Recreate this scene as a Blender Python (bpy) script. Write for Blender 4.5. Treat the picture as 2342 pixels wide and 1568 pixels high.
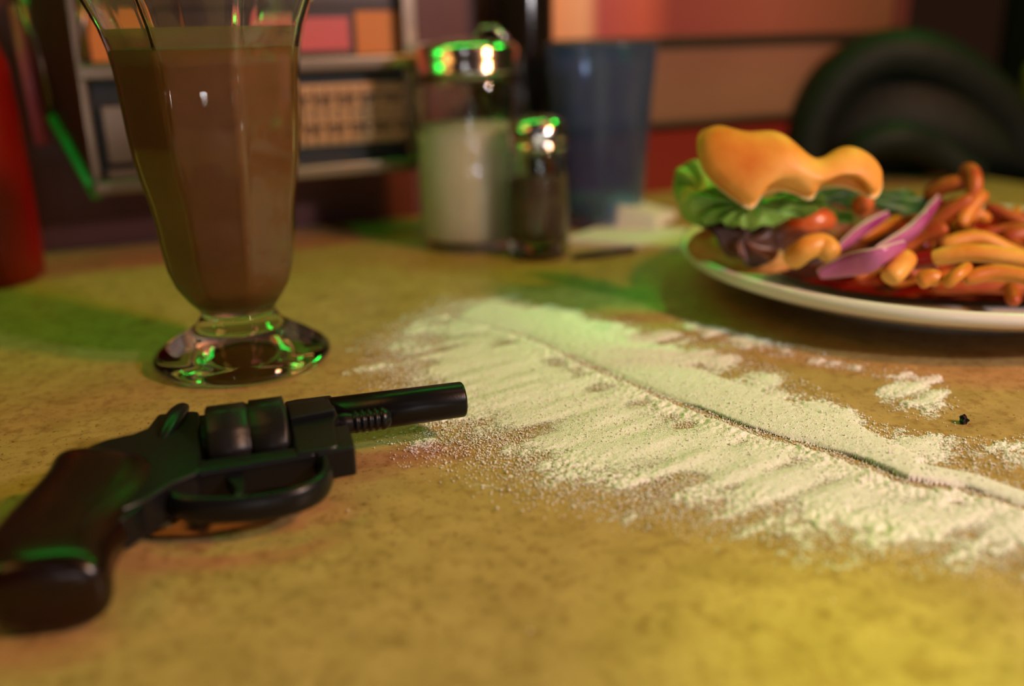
import bpy, bmesh, math, random
import numpy as np
from mathutils import Vector, Matrix
random.seed(7); rng = np.random.default_rng(7)
for o in list(bpy.data.objects): bpy.data.objects.remove(o)
S = bpy.context.scene; COL = S.collection
W_, H_, F_ = 2342, 1568, 2200.0

# ---------------------------------------------------------------- camera
CH, PITCH, ROLL = 0.152, math.radians(18.3), math.radians(1.2)
fw = np.array([0, math.cos(PITCH), -math.sin(PITCH)]); r0 = np.array([1., 0, 0]); u0 = np.cross(r0, fw)
rt = r0*math.cos(ROLL) - u0*math.sin(ROLL); up = u0*math.cos(ROLL) + r0*math.sin(ROLL)
CAM = np.array([0, 0, CH])
cd = bpy.data.cameras.new('camera'); cam = bpy.data.objects.new('camera', cd); COL.objects.link(cam)
M = Matrix(((rt[0], up[0], -fw[0], 0), (rt[1], up[1], -fw[1], 0), (rt[2], up[2], -fw[2], CH), (0, 0, 0, 1)))
cam.matrix_world = M
cd.sensor_width = 36; cd.lens = F_/W_*36; cd.clip_start = .01; cd.clip_end = 50
cd.dof.use_dof = True; cd.dof.focus_distance = 0.372; cd.dof.aperture_fstop = 3.4
S.camera = cam
def ray(px, py): return fw*F_ + rt*(px-W_/2) - up*(py-H_/2)
def T(px, py, z=0.0):
    d = ray(px, py); return CAM + d*(z-CH)/d[2]
def onY(px, py, Y):
    d = ray(px, py); return CAM + d*Y/d[1]
def onplane(px, py, P0, n):
    d = ray(px, py); return CAM + d*(((np.array(P0)-CAM)@n)/(d@n))

# ---------------------------------------------------------------- world, lights, exposure
wd = bpy.data.worlds.new('world'); S.world = wd; wd.use_nodes = True
wd.node_tree.nodes['Background'].inputs[0].default_value = (.05, .022, .012, 1)
wd.node_tree.nodes['Background'].inputs[1].default_value = .5
S.view_settings.view_transform = 'Standard'; S.view_settings.look = 'None'
S.view_settings.gamma = 1; S.view_settings.use_curve_mapping = False; S.view_settings.exposure = -0.66
def light(name, kind, loc, col, power, target=None, size=.1, size_y=None, spot=None, blend=.5):
    l = bpy.data.lights.new(name, kind); l.color = col; l.energy = power
    o = bpy.data.objects.new(name, l); COL.objects.link(o); o.location = loc
    if kind == 'AREA':
        l.size = size
        if size_y: l.shape = 'RECTANGLE'; l.size_y = size_y
    else: l.shadow_soft_size = size
    if kind == 'SPOT': l.spot_size = math.radians(spot); l.spot_blend = blend
    if target is not None:
        o.rotation_euler = (Vector(target)-Vector(loc)).to_track_quat('-Z', 'Y').to_euler()
    return o
light('green_neon', 'AREA', (.75, .95, 1.0), (.02, 1, .06) , 4.0, (.08, .45, 0), .2, .12)
light('green_wall_strip', 'AREA', (-.15, .68, .62), (.02, 1, .08), 1.6, (0, .35, 0), .7, .03)  # unseen green strip, added for green streaks on gun and glass
light('green_side_strip', 'AREA', (-.95, .35, .6), (.02, 1, .08), 1.5, (-.1, .4, .05), .5, .04)  # unseen green strip at left, added for green highlights on the glass
light('warm_lamp', 'AREA', (.95, -.12, .86), (1, .40, .13), 17, (.12, .45, 0), .12, .12)
light('white_lamp', 'AREA', (.62, -.05, .42), (1, .92, .95), 5.4, (.2, .25, 0), .06, .06)
light('yellow_spot', 'SPOT', (.25, -.15, .8), (.6, 1, 0), 42, (.088, .198, 0), .03, spot=9, blend=1)  # unseen spot, added to tint the near right table yellow
light('green_spot', 'SPOT', (.5, .95, .8), (.02, 1, .1), 26, (.090, .497, 0), .03, spot=10, blend=1)  # unseen spot, added to brighten the green patch by the plate
light('pink_neon', 'AREA', (.35, .35, .9), (1, .22, .2), .9, (.35, 1.0, .15), .5, .05)
light('amber_fill', 'AREA', (-.7, .1, .8), (1, .42, .1), 1.7, (-.25, .45, 0), .3, .3)  # unseen fill, added to lift the glass shadow on the left
for x, y, z, p in [(-.15, -.9, 1.05, 1.2), (.12, -1.3, .9, 1.2), (.5, -.71, -.06, 1.6), (.42, -.71, -.19, 1.4), (.44, -.75, .03, 1.0), (.26, -.72, -.1, 1.6), (-.1, -.6, -.055, 1.6), (-.04, -.62, .05, .7), (.06, -.3, .10, .7)]:
    light('glint_light', 'POINT', (x, y, z), (1, .97, .95), p, size=.016)  # small unseen lights, the low ones added for glints on glass and gun

# ---------------------------------------------------------------- helpers
def link(o): COL.objects.link(o); return o
def empty(name, loc=(0, 0, 0), rot=None):
    o = link(bpy.data.objects.new(name, None)); o.location = loc; o.empty_display_size = .01
    if rot is not None: o.matrix_world = rot
    return o
def tag(o, label, cat, group=None, kind=None):
    if label: o['label'] = label
    if cat: o['category'] = cat
    if group: o['group'] = group
    if kind: o['kind'] = kind
    return o
def struct(o): o['kind'] = 'structure'; return o
def mesh(name, vs, fs, mat, parent=None, smooth=True, sub=0, bevel=0, seg=3, loc=None, mats=None):
    me = bpy.data.meshes.new(name); me.from_pydata([tuple(map(float, v)) for v in vs], [], fs); 
    bm = bmesh.new(); bm.from_mesh(me); bmesh.ops.recalc_face_normals(bm, faces=bm.faces); bm.to_mesh(me); bm.free()
    me.materials.append(mat)
    if smooth: me.polygons.foreach_set('use_smooth', [True]*len(me.polygons))
    o = link(bpy.data.objects.new(name, me))
    if parent: o.parent = parent
    if loc is not None: o.location = loc
    if bevel:
        b = o.modifiers.new('bevel', 'BEVEL'); b.width = bevel; b.segments = seg; b.limit_method = 'ANGLE'; b.angle_limit = math.radians(30)
    if sub:
        s = o.modifiers.new('sub', 'SUBSURF'); s.levels = sub; s.render_levels = sub
    if bevel:
        b = o.modifiers.new('wn', 'WEIGHTED_NORMAL')
    return o
class MB:
    def __init__(s): s.v = []; s.f = []
    def add(s, vs, fs):
        k = len(s.v); s.v += [tuple(v) for v in vs]; s.f += [tuple(i+k for i in f) for f in fs]; return s
    def box(s, a, b, fr=lambda p: p):
        x0, y0, z0 = a; x1, y1, z1 = b
        return s.add([fr(p) for p in ((x0,y0,z0),(x1,y0,z0),(x1,y1,z0),(x0,y1,z0),(x0,y0,z1),(x1,y0,z1),(x1,y1,z1),(x0,y1,z1))],
              [(0,3,2,1),(4,5,6,7),(0,1,5,4),(1,2,6,5),(2,3,7,6),(3,0,4,7)])
    def prism(s, poly, w0, w1, fr):
        n = len(poly)
        return s.add([fr((a, b, w0)) for a, b in poly]+[fr((a, b, w1)) for a, b in poly],
              [tuple(range(n))[::-1], tuple(range(n, 2*n))]+[(i, (i+1) % n, n+(i+1) % n, n+i) for i in range(n)])
    def loft(s, rings, cap=True):
        n = len(rings[0]); vs = [p for r in rings for p in r]; fs = []
        for k in range(len(rings)-1):
            for i in range(n): j = (i+1) % n; fs.append((k*n+i, k*n+j, (k+1)*n+j, (k+1)*n+i))
        if cap: fs += [tuple(range(n))[::-1], tuple((len(rings)-1)*n+i for i in range(n))]
        return s.add(vs, fs)
    def lathe(s, prof, n=64, c=(0, 0), shape=None, close=False):
        vs = []; fs = []
        for (r, z) in prof:
            for i in range(n):
                a = 2*math.pi*i/n; q = r if shape is None else r*shape(a, z, r)
                vs.append((c[0]+q*math.cos(a), c[1]+q*math.sin(a), z))
        m = len(prof)
        for k in range(m-1 if not close else m):
            for i in range(n):
                j = (i+1) % n; k2 = (k+1) % m
                fs.append((k*n+i, k*n+j, k2*n+j, k2*n+i))
        if not close:
            if prof[0][0] > 1e-6: fs.append(tuple(range(n))[::-1])
            if prof[-1][0] > 1e-6: fs.append(tuple((m-1)*n+i for i in range(n)))
        return s.add(vs, fs)
    def tube(s, path, r, n=12, flat=(1, 1), updir=None):
        path = [np.array(p, float) for p in path]; rings = []
        for k, p in enumerate(path):
            t = path[min(k+1, len(path)-1)]-path[max(k-1, 0)]; t /= np.linalg.norm(t)
            a = np.array(updir if updir is not None else (0, 0, 1.)); b = np.cross(t, a); 
            if np.linalg.norm(b) < 1e-4: b = np.cross(t, (1, 0, 0))
            b /= np.linalg.norm(b); a = np.cross(b, t)
            rr = r[k] if hasattr(r, '__len__') else r
            rings.append([p+rr*(flat[0]*b*math.cos(q)+flat[1]*a*math.sin(q)) for q in (2*math.pi*i/n for i in range(n))])
        return s.loft(rings)
    def build(s, name, mat, parent=None, **k): return mesh(name, s.v, s.f, mat, parent, **k)
def smoothpoly(P, k=3):
    P = [np.array(p, float) for p in P]
    for _ in range(k):
        Q = []
        for i in range(len(P)): a, b = P[i], P[(i+1) % len(P)]; Q += [.75*a+.25*b, .25*a+.75*b]
        P = Q
    return P
def spline(P, n=8):
    P = [np.array(p, float) for p in P]; P = [2*P[0]-P[1]]+P+[2*P[-1]-P[-2]]; out = []
    for i in range(1, len(P)-2):
        for k in range(n):
            t = k/n; a, b, c, d = P[i-1:i+3]
            out.append(.5*(2*b+(c-a)*t+(2*a-5*b+4*c-d)*t*t+(3*b-a-3*c+d)*t**3))
    return out+[P[-2]]

def mat(name, col=(.5, .5, .5), rough=.5, metal=0, trans=0, ior=1.45, spec=.5, coat=0, sss=0, noise=None, bump=None, alpha=None, obj_coords=True):
    m = bpy.data.materials.new(name); m.use_nodes = True; nt = m.node_tree; b = nt.nodes['Principled BSDF']
    b.inputs['Base Color'].default_value = (*col, 1); b.inputs['Roughness'].default_value = rough
    b.inputs['Metallic'].default_value = metal; b.inputs['Transmission Weight'].default_value = trans; b.inputs['IOR'].default_value = ior
    b.inputs['Specular IOR Level'].default_value = spec; b.inputs['Coat Weight'].default_value = coat
    if sss: b.inputs['Subsurface Weight'].default_value = sss; b.inputs['Subsurface Scale'].default_value = .003
    tc = nt.nodes.new('ShaderNodeTexCoord'); co = tc.outputs['Object']
    if noise:   # (scale, [(pos, colour), ...], detail)
        n = nt.nodes.new('ShaderNodeTexNoise'); n.inputs['Scale'].default_value = noise[0]; n.inputs['Detail'].default_value = noise[2] if len(noise) > 2 else 4
        nt.links.new(co, n.inputs['Vector']); r = nt.nodes.new('ShaderNodeValToRGB')
        el = r.color_ramp.elements
        for i, (p, c) in enumerate(noise[1]):
            e = el[i] if i < 2 else el.new(p)
            e.position = p; e.color = (*c, 1)
        nt.links.new(n.outputs['Fac'], r.inputs['Fac']); nt.links.new(r.outputs['Color'], b.inputs['Base Color'])
    if bump:    # (scale, strength, distance)
        n = nt.nodes.new('ShaderNodeTexNoise'); n.inputs['Scale'].default_value = bump[0]; n.inputs['Detail'].default_value = 5
        nt.links.new(co, n.inputs['Vector']); bp = nt.nodes.new('ShaderNodeBump'); bp.inputs['Strength'].default_value = bump[1]; bp.inputs['Distance'].default_value = bump[2]
        nt.links.new(n.outputs['Fac'], bp.inputs['Height']); nt.links.new(bp.outputs['Normal'], b.inputs['Normal'])
    return m
M_ = {}
M_['gun'] = mat('black gun metal', (.006, .006, .007), .3, 0, spec=.35, bump=(900, .12, .0003))
M_['gun_cyl'] = mat('worn black cylinder', (.01, .009, .009), .38, 0, spec=.3, bump=(700, .2, .0004))
M_['grip'] = mat('dark brown grip', (.01, .004, .003), .26, spec=.4, noise=(60, [(.3, (.016, .004, .002)), (.7, (.005, .0025, .002))]), coat=.1)
M_['glass'] = mat('clear glass', (.93, .97, .93), .01, trans=1, ior=1.5)
M_['milk'] = mat('chocolate milkshake', (.2, .08, .015), .45, sss=.15, noise=(25, [(.3, (.18, .07, .012)), (.7, (.25, .1, .02))]))
M_['foam'] = mat('milkshake film', (.3, .2, .09), .5)
M_['chrome'] = mat('chrome', (.75, .72, .7), .16, 1)
M_['chrome_rough'] = mat('brushed chrome', (.26, .18, .13), .3, 1)
M_['sugar'] = mat('granulated sugar', (.88, .82, .68), .7, noise=(900, [(.35, (.78, .7, .52)), (.65, (.95, .9, .8))]), bump=(1500, .5, .0006))
M_['pepper'] = mat('ground pepper', (.07, .045, .03), .8, noise=(1400, [(.4, (.03, .018, .012)), (.6, (.16, .1, .06))]))
M_['red'] = mat('red squeeze plastic', (.22, .002, .002), .35)
M_['bottle'] = mat('dark brown glass', (.012, .008, .006), .12)
M_['tumbler'] = mat('blue clear plastic', (.32, .45, .75), .12, trans=.93, ior=1.35)
M_['ceramic'] = mat('white stoneware', (.78, .77, .70), .16)
M_['paper'] = mat('white paper', (.75, .7, .62), .8)
M_['bun'] = mat('toasted bun', (.7, .3, .05), .5, noise=(28, [(.32, (.62, .16, .015)), (.52, (.78, .33, .05)), (.72, (.85, .47, .12))]), bump=(160, .3, .001))
M_['crumb'] = mat('bread crumb', (.85, .6, .28), .8, bump=(500, .6, .001))
M_['lettuce'] = mat('green lettuce', (.2, .42, .04), .4, noise=(40, [(.35, (.1, .28, .02)), (.65, (.38, .58, .12))]), spec=.4)
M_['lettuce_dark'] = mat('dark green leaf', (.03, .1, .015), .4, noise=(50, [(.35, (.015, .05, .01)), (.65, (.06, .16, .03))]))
M_['leaf_red'] = mat('dark red leaf', (.05, .015, .012), .4, noise=(60, [(.35, (.03, .008, .008)), (.65, (.1, .035, .02))]))
M_['patty'] = mat('browned meat', (.12, .03, .012), .5, noise=(90, [(.35, (.06, .014, .006)), (.65, (.2, .05, .02))]), bump=(200, .8, .002))
M_['tomato'] = mat('tomato', (.55, .06, .02), .25, noise=(50, [(.35, (.45, .03, .01)), (.65, (.65, .16, .04))]))
M_['onion'] = mat('red onion', (.4, .06, .25), .25, noise=(35, [(.35, (.33, .035, .2)), (.65, (.5, .14, .33))]))
M_['onion_in'] = mat('pale onion flesh', (.6, .4, .42), .3)
def frymat(i, a, b): return mat('fried potato %d' % i, a, .38, noise=(45, [(.35, a), (.65, b)]), bump=(120, .3, .001))
M_['fry0'] = frymat(0, (.66, .22, .02), (.8, .42, .08))
M_['fry1'] = frymat(1, (.5, .12, .012), (.68, .26, .03))
M_['fry2'] = frymat(2, (.3, .03, .008), (.5, .12, .02))
M_['ketchup'] = mat('ketchup', (.17, .005, .002), .15)
M_['jacket'] = mat('dark jacket cloth', (.004, .009, .006), .62, spec=.35, bump=(60, .3, .004))
M_['vinyl_red'] = mat('red vinyl', (.2, .018, .01), .35)
M_['wall'] = mat('dark red wall', (.12, .03, .025), .45, noise=(6, [(.3, (.09, .02, .018)), (.7, (.15, .04, .032))]))
M_['panel'] = mat('brown laminate panel', (.24, .12, .07), .4, noise=(5, [(.3, (.2, .1, .055)), (.7, (.27, .14, .085))]))
M_['trim'] = mat('dark trim', (.03, .018, .012), .4)
M_['black'] = mat('black plastic', (.008, .008, .008), .4)
M_['card'] = mat('title card', (.62, .42, .22), .6)
M_['keys'] = mat('cream key', (.5, .3, .14), .4)
M_['orange'] = mat('orange card', (.6, .2, .03), .5)
M_['pinkcard'] = mat('pink card', (.6, .1, .1), .4)
M_['darkbrown'] = mat('dark brown metal', (.06, .028, .016), .35)
M_['floor'] = mat('floor tile', (.05, .03, .025), .5)
M_['booth'] = mat('dark booth vinyl', (.012, .02, .01), .4)
M_['crumb_black'] = mat('burnt black crumb', (.006, .007, .009), .2)
M_['steel'] = mat('table steel', (.4, .4, .4), .3, 1)
M_['shirt'] = mat('olive plastic', (.3, .28, .02), .5)
# table laminate: mottled tan with small dark flecks
def table_mat():
    m = mat('tan speckled laminate', (.5, .33, .1), .36, spec=.35); nt = m.node_tree; b = nt.nodes['Principled BSDF']
    tc = nt.nodes.new('ShaderNodeTexCoord')
    def nz(sc, lo, hi, ca, cb, det=4):
        n = nt.nodes.new('ShaderNodeTexNoise'); n.inputs['Scale'].default_value = sc; n.inputs['Detail'].default_value = det
        nt.links.new(tc.outputs['Object'], n.inputs['Vector']); r = nt.nodes.new('ShaderNodeValToRGB')
        r.color_ramp.elements[0].position = lo; r.color_ramp.elements[1].position = hi
        r.color_ramp.elements[0].color = (*ca, 1); r.color_ramp.elements[1].color = (*cb, 1)
        nt.links.new(n.outputs['Fac'], r.inputs['Fac']); return r.outputs['Color']
    def mul(a, c):
        x = nt.nodes.new('ShaderNodeMixRGB'); x.blend_type = 'MULTIPLY'; x.inputs[0].default_value = 1
        nt.links.new(a, x.inputs[1]); nt.links.new(c, x.inputs[2]); return x.outputs[0]
    c = nz(70, .3, .7, (.40, .25, .085), (.53, .34, .13))
    c = mul(c, nz(260, .3, .5, (.72, .66, .6), (1, 1, 1), 3))
    c = mul(c, nz(620, .27, .36, (.35, .3, .28), (1, 1, 1), 2))
    c = mul(c, nz(30, .25, .36, (.7, .6, .5), (1, 1, 1), 6))
    nt.links.new(c, b.inputs['Base Color'])
    return m
M_['table'] = table_mat()
def powder_mat(cover=False):
    m = mat('white powder', (.9, .87, .82), .75, noise=(700, [(.3, (.8, .76, .68)), (.7, (.93, .91, .89))]), bump=(1600, .7, .0005))
    if cover:
        nt = m.node_tree; b = nt.nodes['Principled BSDF']; at = nt.nodes.new('ShaderNodeAttribute'); at.attribute_name = 'cover'
        tc = nt.nodes.new('ShaderNodeTexCoord'); n = nt.nodes.new('ShaderNodeTexNoise'); n.inputs['Scale'].default_value = 1500; n.inputs['Detail'].default_value = 2
        nt.links.new(tc.outputs['Object'], n.inputs['Vector'])
        sb_ = nt.nodes.new('ShaderNodeMath'); sb_.operation = 'SUBTRACT'; nt.links.new(at.outputs['Fac'], sb_.inputs[0]); nt.links.new(n.outputs['Fac'], sb_.inputs[1])
        ml = nt.nodes.new('ShaderNodeMath'); ml.operation = 'MULTIPLY_ADD'; ml.use_clamp = True; ml.inputs[1].default_value = 3.2; ml.inputs[2].default_value = .5
        nt.links.new(sb_.outputs[0], ml.inputs[0]); nt.links.new(ml.outputs[0], b.inputs['Alpha'])
    return m
M_['powder'] = powder_mat(); M_['powder_sheet'] = powder_mat(True)

# ---------------------------------------------------------------- the room
A0 = T(1500, 435); A1 = T(100, 575)
td = A0-A1; td /= np.linalg.norm(td); nd = np.array([td[1], -td[0], 0]); ZU = np.array([0, 0, 1.])
def wp(t, n, z): return A1 + td*t + nd*n + ZU*z            # wall frame: along, out from wall, up
WM = Matrix(((td[0], nd[0], 0, A1[0]), (td[1], nd[1], 0, A1[1]), (0, 0, 1, 0), (0, 0, 0, 1)))
def wall_obj(o): o.matrix_world = WM; return o
def wpx(px, py, n=0):                                       # pixel -> (t, z) on a plane n in front of the wall
    p = onplane(px, py, A1+nd*n, nd); return float((p-A1)@td), float(p[2])
fr = lambda p: p
TL = float((A0-A1)@td)
tEnd = wpx(2075, 60)[0]
struct(wall_obj(MB().box((-1.2, -.08, -.76), (tEnd, 0, 1.6), fr).build('wall_back', M_['wall'], smooth=False)))
struct(MB().box((-1.6, -2.6, -.80), (2.4, 2.6, -.76)).build('floor', M_['floor'], smooth=False))
# bands on the wall to the right of the jukebox
t0 = wpx(1150, 300)[0]
zb = lambda y: wpx(1500, y)[1]
struct(wall_obj(MB().box((t0, 0, .0), (tEnd, .012, zb(298)), fr).build('trim_1', M_['vinyl_red'], smooth=False)))
struct(wall_obj(MB().box((t0, 0, zb(290)), (tEnd, .016, zb(276)), fr).build('trim_2', M_['trim'], smooth=False, bevel=.001)))
struct(wall_obj(MB().box((t0, 0, zb(276)), (tEnd, .008, zb(108)), fr).build('trim_3', M_['panel'], smooth=False)))
struct(wall_obj(MB().box((t0, 0, zb(108)), (tEnd, .014, zb(84)), fr).build('trim_4', M_['trim'], smooth=False, bevel=.001)))
# panel strip above, its orange and pink glow painted into the base colour
def panel_glow_mat():
    m = mat('painted panel glow', (.6, .2, .15), .45); nt = m.node_tree; b = nt.nodes['Principled BSDF']
    tc = nt.nodes.new('ShaderNodeTexCoord'); sp = nt.nodes.new('ShaderNodeSeparateXYZ'); nt.links.new(tc.outputs['Generated'], sp.inputs[0])
    r = nt.nodes.new('ShaderNodeValToRGB'); el = r.color_ramp.elements
    cs = [(0, (.95, .38, .16)), (.1, (.95, .5, .3)), (.14, (.5, .09, .1)), (.25, (.6, .12, .08)), (.33, (.28, .05, .045)), (.6, (.32, .09, .065)), (.95, (.2, .08, .04))]
    for i, (p, c) in enumerate(cs):
        e = el[i] if i < 2 else el.new(p)
        e.position = p; e.color = (*c, 1)
    nt.links.new(sp.outputs['X'], r.inputs['Fac']); nt.links.new(r.outputs['Color'], b.inputs['Base Color']); return m
tp0 = wpx(1245, 50, .006)[0]; tp1 = wpx(2040, 30, .006)[0]
po = wall_obj(MB().box((tp0, 0, zb(84)), (tp1, .006, zb(-120)), fr).build('glow_panel', panel_glow_mat(), smooth=False))
tag(po, 'wide salmon and crimson panel with painted-in glow on the wall above the dark rail', 'glow_panel')
# booth seat back closing the right side
bo = empty('booth_seat', rot=WM @ Matrix.Translation((tEnd+.03, .02, -.76))); tag(bo, 'dark green vinyl booth seat in the unlit corner beyond the plate', 'booth seat')
MB().box((.01, 0, .40), (.42, .9, .47)).build('seat', M_['booth'], bo, bevel=.02)
MB().box((.42, -.3, .47), (.56, .9, 1.25)).build('backrest', M_['booth'], bo, bevel=.03)
MB().box((.03, 0, 0), (.5, .88, .40)).build('base', M_['black'], bo, smooth=False)

# table
tb = empty('diner_table', rot=WM @ Matrix.Translation((.5, .485, -.76))); tag(tb, 'tan speckled laminate diner table carrying the meal and the revolver', 'table')
tR = tEnd+.02; mt = MB().box((-.85, -.482, .725), (tR-.5, .30, .76)); top = mt.build('tabletop', M_['table'], tb, smooth=False, bevel=.003)
MB().lathe([(.04, .03), (.04, .725)], 24).build('pedestal', M_['steel'], tb)
MB().lathe([(.26, 0), (.26, .012), (.05, .04)], 32).build('foot', M_['steel'], tb)

# ---------------------------------------------------------------- jukebox selector on the wall
jn = .085
J = lambda x, y, n=jn: wp(*(lambda q: (q[0], n, q[1]))(wpx(x, y, n)))
jt0 = wpx(215, 440, jn)[0]; jt1 = wpx(968, 360, jn)[0]
zc_ = lambda y: wpx(600, y, jn)[1]
jz0 = zc_(415); jz1 = zc_(-130)
jr = wp((jt0+jt1)/2, 0, jz0); jk = empty('jukebox', rot=WM @ Matrix.Translation(((jt0+jt1)/2, 0, jz0)))
tag(jk, 'chrome tabletop jukebox selector with cream keys fixed to the wall behind the milkshake', 'jukebox')
jl = lambda p: (p[0]-(jt0+jt1)/2, p[1], p[2]-jz0)
jw = lambda q: (np.array((float((q-A1)@td), float((q-A1)@nd), float(q[2])))-np.array(((jt0+jt1)/2, 0, jz0)))
MB().box((jt0+.004, 0, jz0+.004), (jt1-.002, jn-.012, jz1), jl).build('body', M_['darkbrown'], jk, smooth=False)
f = MB()
f.box((jt0, 0.0, jz0), (jt1, jn+.006, zc_(385)), jl)                   # bottom ledge
f.box((jt0, jn-.014, zc_(168)), (jt1, jn+.004, zc_(134)), jl)           # rail over the key row
f.box((jt1-.012, jn-.014, zc_(385)), (jt1, jn+.002, jz1), jl)
f.box((jt0, jn-.014, zc_(385)), (jt0+.006, jn+.002, jz1), jl)
f.build('chrome_frame', M_['chrome_rough'], jk, smooth=False, bevel=.0015)
tk0 = wpx(480, 300, jn)[0]
MB().box((jt0+.006, jn-.016, zc_(384)), (jt1-.012, jn-.010, zc_(168)), jl).build('key_recess', M_['black'], jk, smooth=False)
kb = wpx(660, 200, jn)[0]; ke = wpx(930, 200, jn)[0]
MB().box((kb, jn-.010, zc_(345)), (ke+.002, jn-.006, zc_(200)), jl).build('key_panel', M_['card'], jk, smooth=False, bevel=.0008)
zk = [zc_(335), zc_(275), zc_(267), zc_(208)]; nk = 10; tw = (ke-kb)/nk
for row in range(2):
    for k in range(nk):
        ko = MB().box((kb+tw*k+.001, jn-.006, zk[row*2]), (kb+tw*(k+1)-.001, jn-.001, zk[row*2+1]), jl).build('key', M_['keys'], jk, smooth=False, bevel=.0006)
        g = MB(); tx = kb+tw*(k+.5); zm = (zk[row*2]+zk[row*2+1])/2
        g.box((tx-.0025, jn-.0012, zm-.0035), (tx-.0010, jn-.0004, zm+.0035), jl); g.box((tx-.0025, jn-.0012, zm+.002), (tx+.0025, jn-.0004, zm+.0035), jl)
        if (k+row) % 2: g.box((tx+.001, jn-.0012, zm-.0035), (tx+.0025, jn-.0004, zm+.0035), jl)
        g.build('key_mark', M_['black'], ko, smooth=False)
# coin plate left of the keys
c0 = wpx(238, 300, jn)[0]; c1 = wpx(345, 300, jn)[0]
MB().box((c0, jn-.010, zc_(352)), (c1, jn-.002, zc_(225)), jl).build('coin_plate', M_['chrome_rough'], jk, smooth=False, bevel=.001)
MB().box((jt0+.01, jn-.010, zc_(385)), (c1, jn+.001, zc_(362)), jl).build('coin_tray', M_['chrome_rough'], jk, smooth=False, bevel=.001)
# cards behind the upper window
MB().box((wpx(205, 90, jn)[0], jn-.014, zc_(130)), (wpx(345, 90, jn)[0], jn-.010, zc_(15)), jl).build('title_card', M_['orange'], jk, smooth=False)
MB().box((wpx(560, 60, jn)[0], jn-.014, zc_(120)), (wpx(806, 60, jn)[0], jn-.010, zc_(42)), jl).build('title_card', M_['pinkcard'], jk, smooth=False)
MB().box((wpx(822, 60, jn)[0], jn-.014, zc_(132)), (jt1-.012, jn-.010, zc_(28)), jl).build('title_card', M_['orange'], jk, smooth=False)
MB().box((jt0+.006, jn-.012, zc_(16)), (jt1-.012, jn-.008, zc_(4)), jl).build('divider', M_['darkbrown'], jk, smooth=False)
# slanted wing and its two bright trims on the left
a_, b_, c_ = J(225, 447), J(118, 262, .045), J(48, -20, .045)
wg = MB(); q = [J(222, 440), J(118, 262, .045), J(48, -20, .045), J(190, -20)]
q2 = [J(222, 440, .0), J(118, 262, .0), J(48, -20, .0), J(190, -20, 0)]
wg.add([jw(p) for p in q]+[jw(p) for p in q2], [(0,1,2,3),(7,6,5,4),(0,4,5,1),(1,5,6,2),(2,6,7,3),(3,7,4,0)])
wg.build('side_wing', M_['darkbrown'], jk, smooth=False)
MB().tube([jw(a_), jw(b_)], .0045, 10).build('lower_trim', mat('painted green reflection', (.02, .5, .06), .25), jk)  # chrome trim, its green reflection painted in as base colour
MB().tube([jw(b_), jw(J(95, 130, .045)), jw(c_)], .005, 10).build('upper_trim', M_['chrome_rough'], jk)
MB().tube([jw(J(96, 330, .03)), jw(J(70, 190, .03)), jw(J(38, 10, .03))], .0055, 10).build('outer_trim', mat('painted pink reflection', (.55, .1, .13), .3), jk)  # chrome strip with the reflected pink painted in as base colour
MB().tube([jw(J(188, -20)), jw(J(190, 140))], .0035, 8).build('corner_post', M_['chrome_rough'], jk)

# ---------------------------------------------------------------- red squeeze bottle
p = T(-22, 640); sb = empty('sauce_bottle', (p[0], p[1], 0)); tag(sb, 'red squeeze bottle at the left edge beside the jukebox', 'bottle')
MB().lathe([(0.030, 0), (.0335, .003), (.0345, .02), (.0345, .10), (.033, .135), (.028, .152), (.02, .16)], 48).build('body', M_['red'], sb)
MB().lathe([(.021, .16), (.021, .17), (.012, .178), (.0035, .215), (.002, .216)], 32).build('nozzle_cap', M_['red'], sb)

# ---------------------------------------------------------------- milkshake glass
gx, gy = T(558, 822)[:2]
def z_at(py, x=gx, y=gy):
    lo, hi = -.02, .3
    for _ in range(40):
        m = (lo+hi)/2; d = np.array([x, y, m])-CAM; k = d@fw; yy = H_/2-F_*(d@up)/k
        if yy > py: lo = m
        else: hi = m
    return (lo+hi)/2
def wid(px, z, x=gx, y=gy):
    d = np.array([x, y, z])-CAM; return px/2*(d@fw)/F_*.985
gl = empty('milkshake_glass', (gx, gy, 0)); tag(gl, 'tall fluted soda fountain glass of chocolate milkshake behind the revolver', 'glass')
OUT = [(.034, 0), (.0400, .0006), (.0418, .003), (.0414, .0055), (.038, .0085), (.0315, .0125), (.0245, .0165), (.0195, .0205), (.0172, .0245)]
for py, w in [(712, 160), (695, 180), (675, 214), (640, 256), (600, 279), (540, 297), (490, 308), (450, 322), (400, 346), (350, 366), (300, 379), (250, 388), (200, 397), (150, 408), (105, 424), (60, 450), (20, 484), (-20, 520), (-60, 556), (-95, 588)]:
    z = z_at(py); OUT.append((wid(w, z), z))
ztop = OUT[-1][1]
ph0 = math.radians(-90+9)
def flute(a, z, r):
    if z < .028: return 1
    k = min(1, (z-.028)/.02); q = (a-ph0+math.pi/8) % (math.pi/4)-math.pi/8     # q = 0 in the middle of a panel
    oct_ = math.cos(math.pi/8)/math.cos(q)
    flat = oct_*1.06
    return 1+(flat-1)*k*.85+k*.018*math.exp(-((abs(q)-math.pi/8)/.035)**2)
INN = []
for r, z in OUT[::-1]:
    if z > .034: INN.append((r-.0026, z))
INN[0] = (OUT[-1][0]-.0018, ztop+.0004)
INN += [(INN[-1][0]*.75, .0325), (INN[-1][0]*.35, .031), (0, .0305)]
base = [(0, .004), (.02, .003), (.033, 0)]
MB().lathe([(0, .006), (.018, .0045), (.028, .002)]+OUT+INN, 192, shape=flute).build('bowl', M_['glass'], gl)
zm = z_at(106)-.0005
LQ = [(r+.0004, z) for r, z in INN[::-1] if z < zm]
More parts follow.
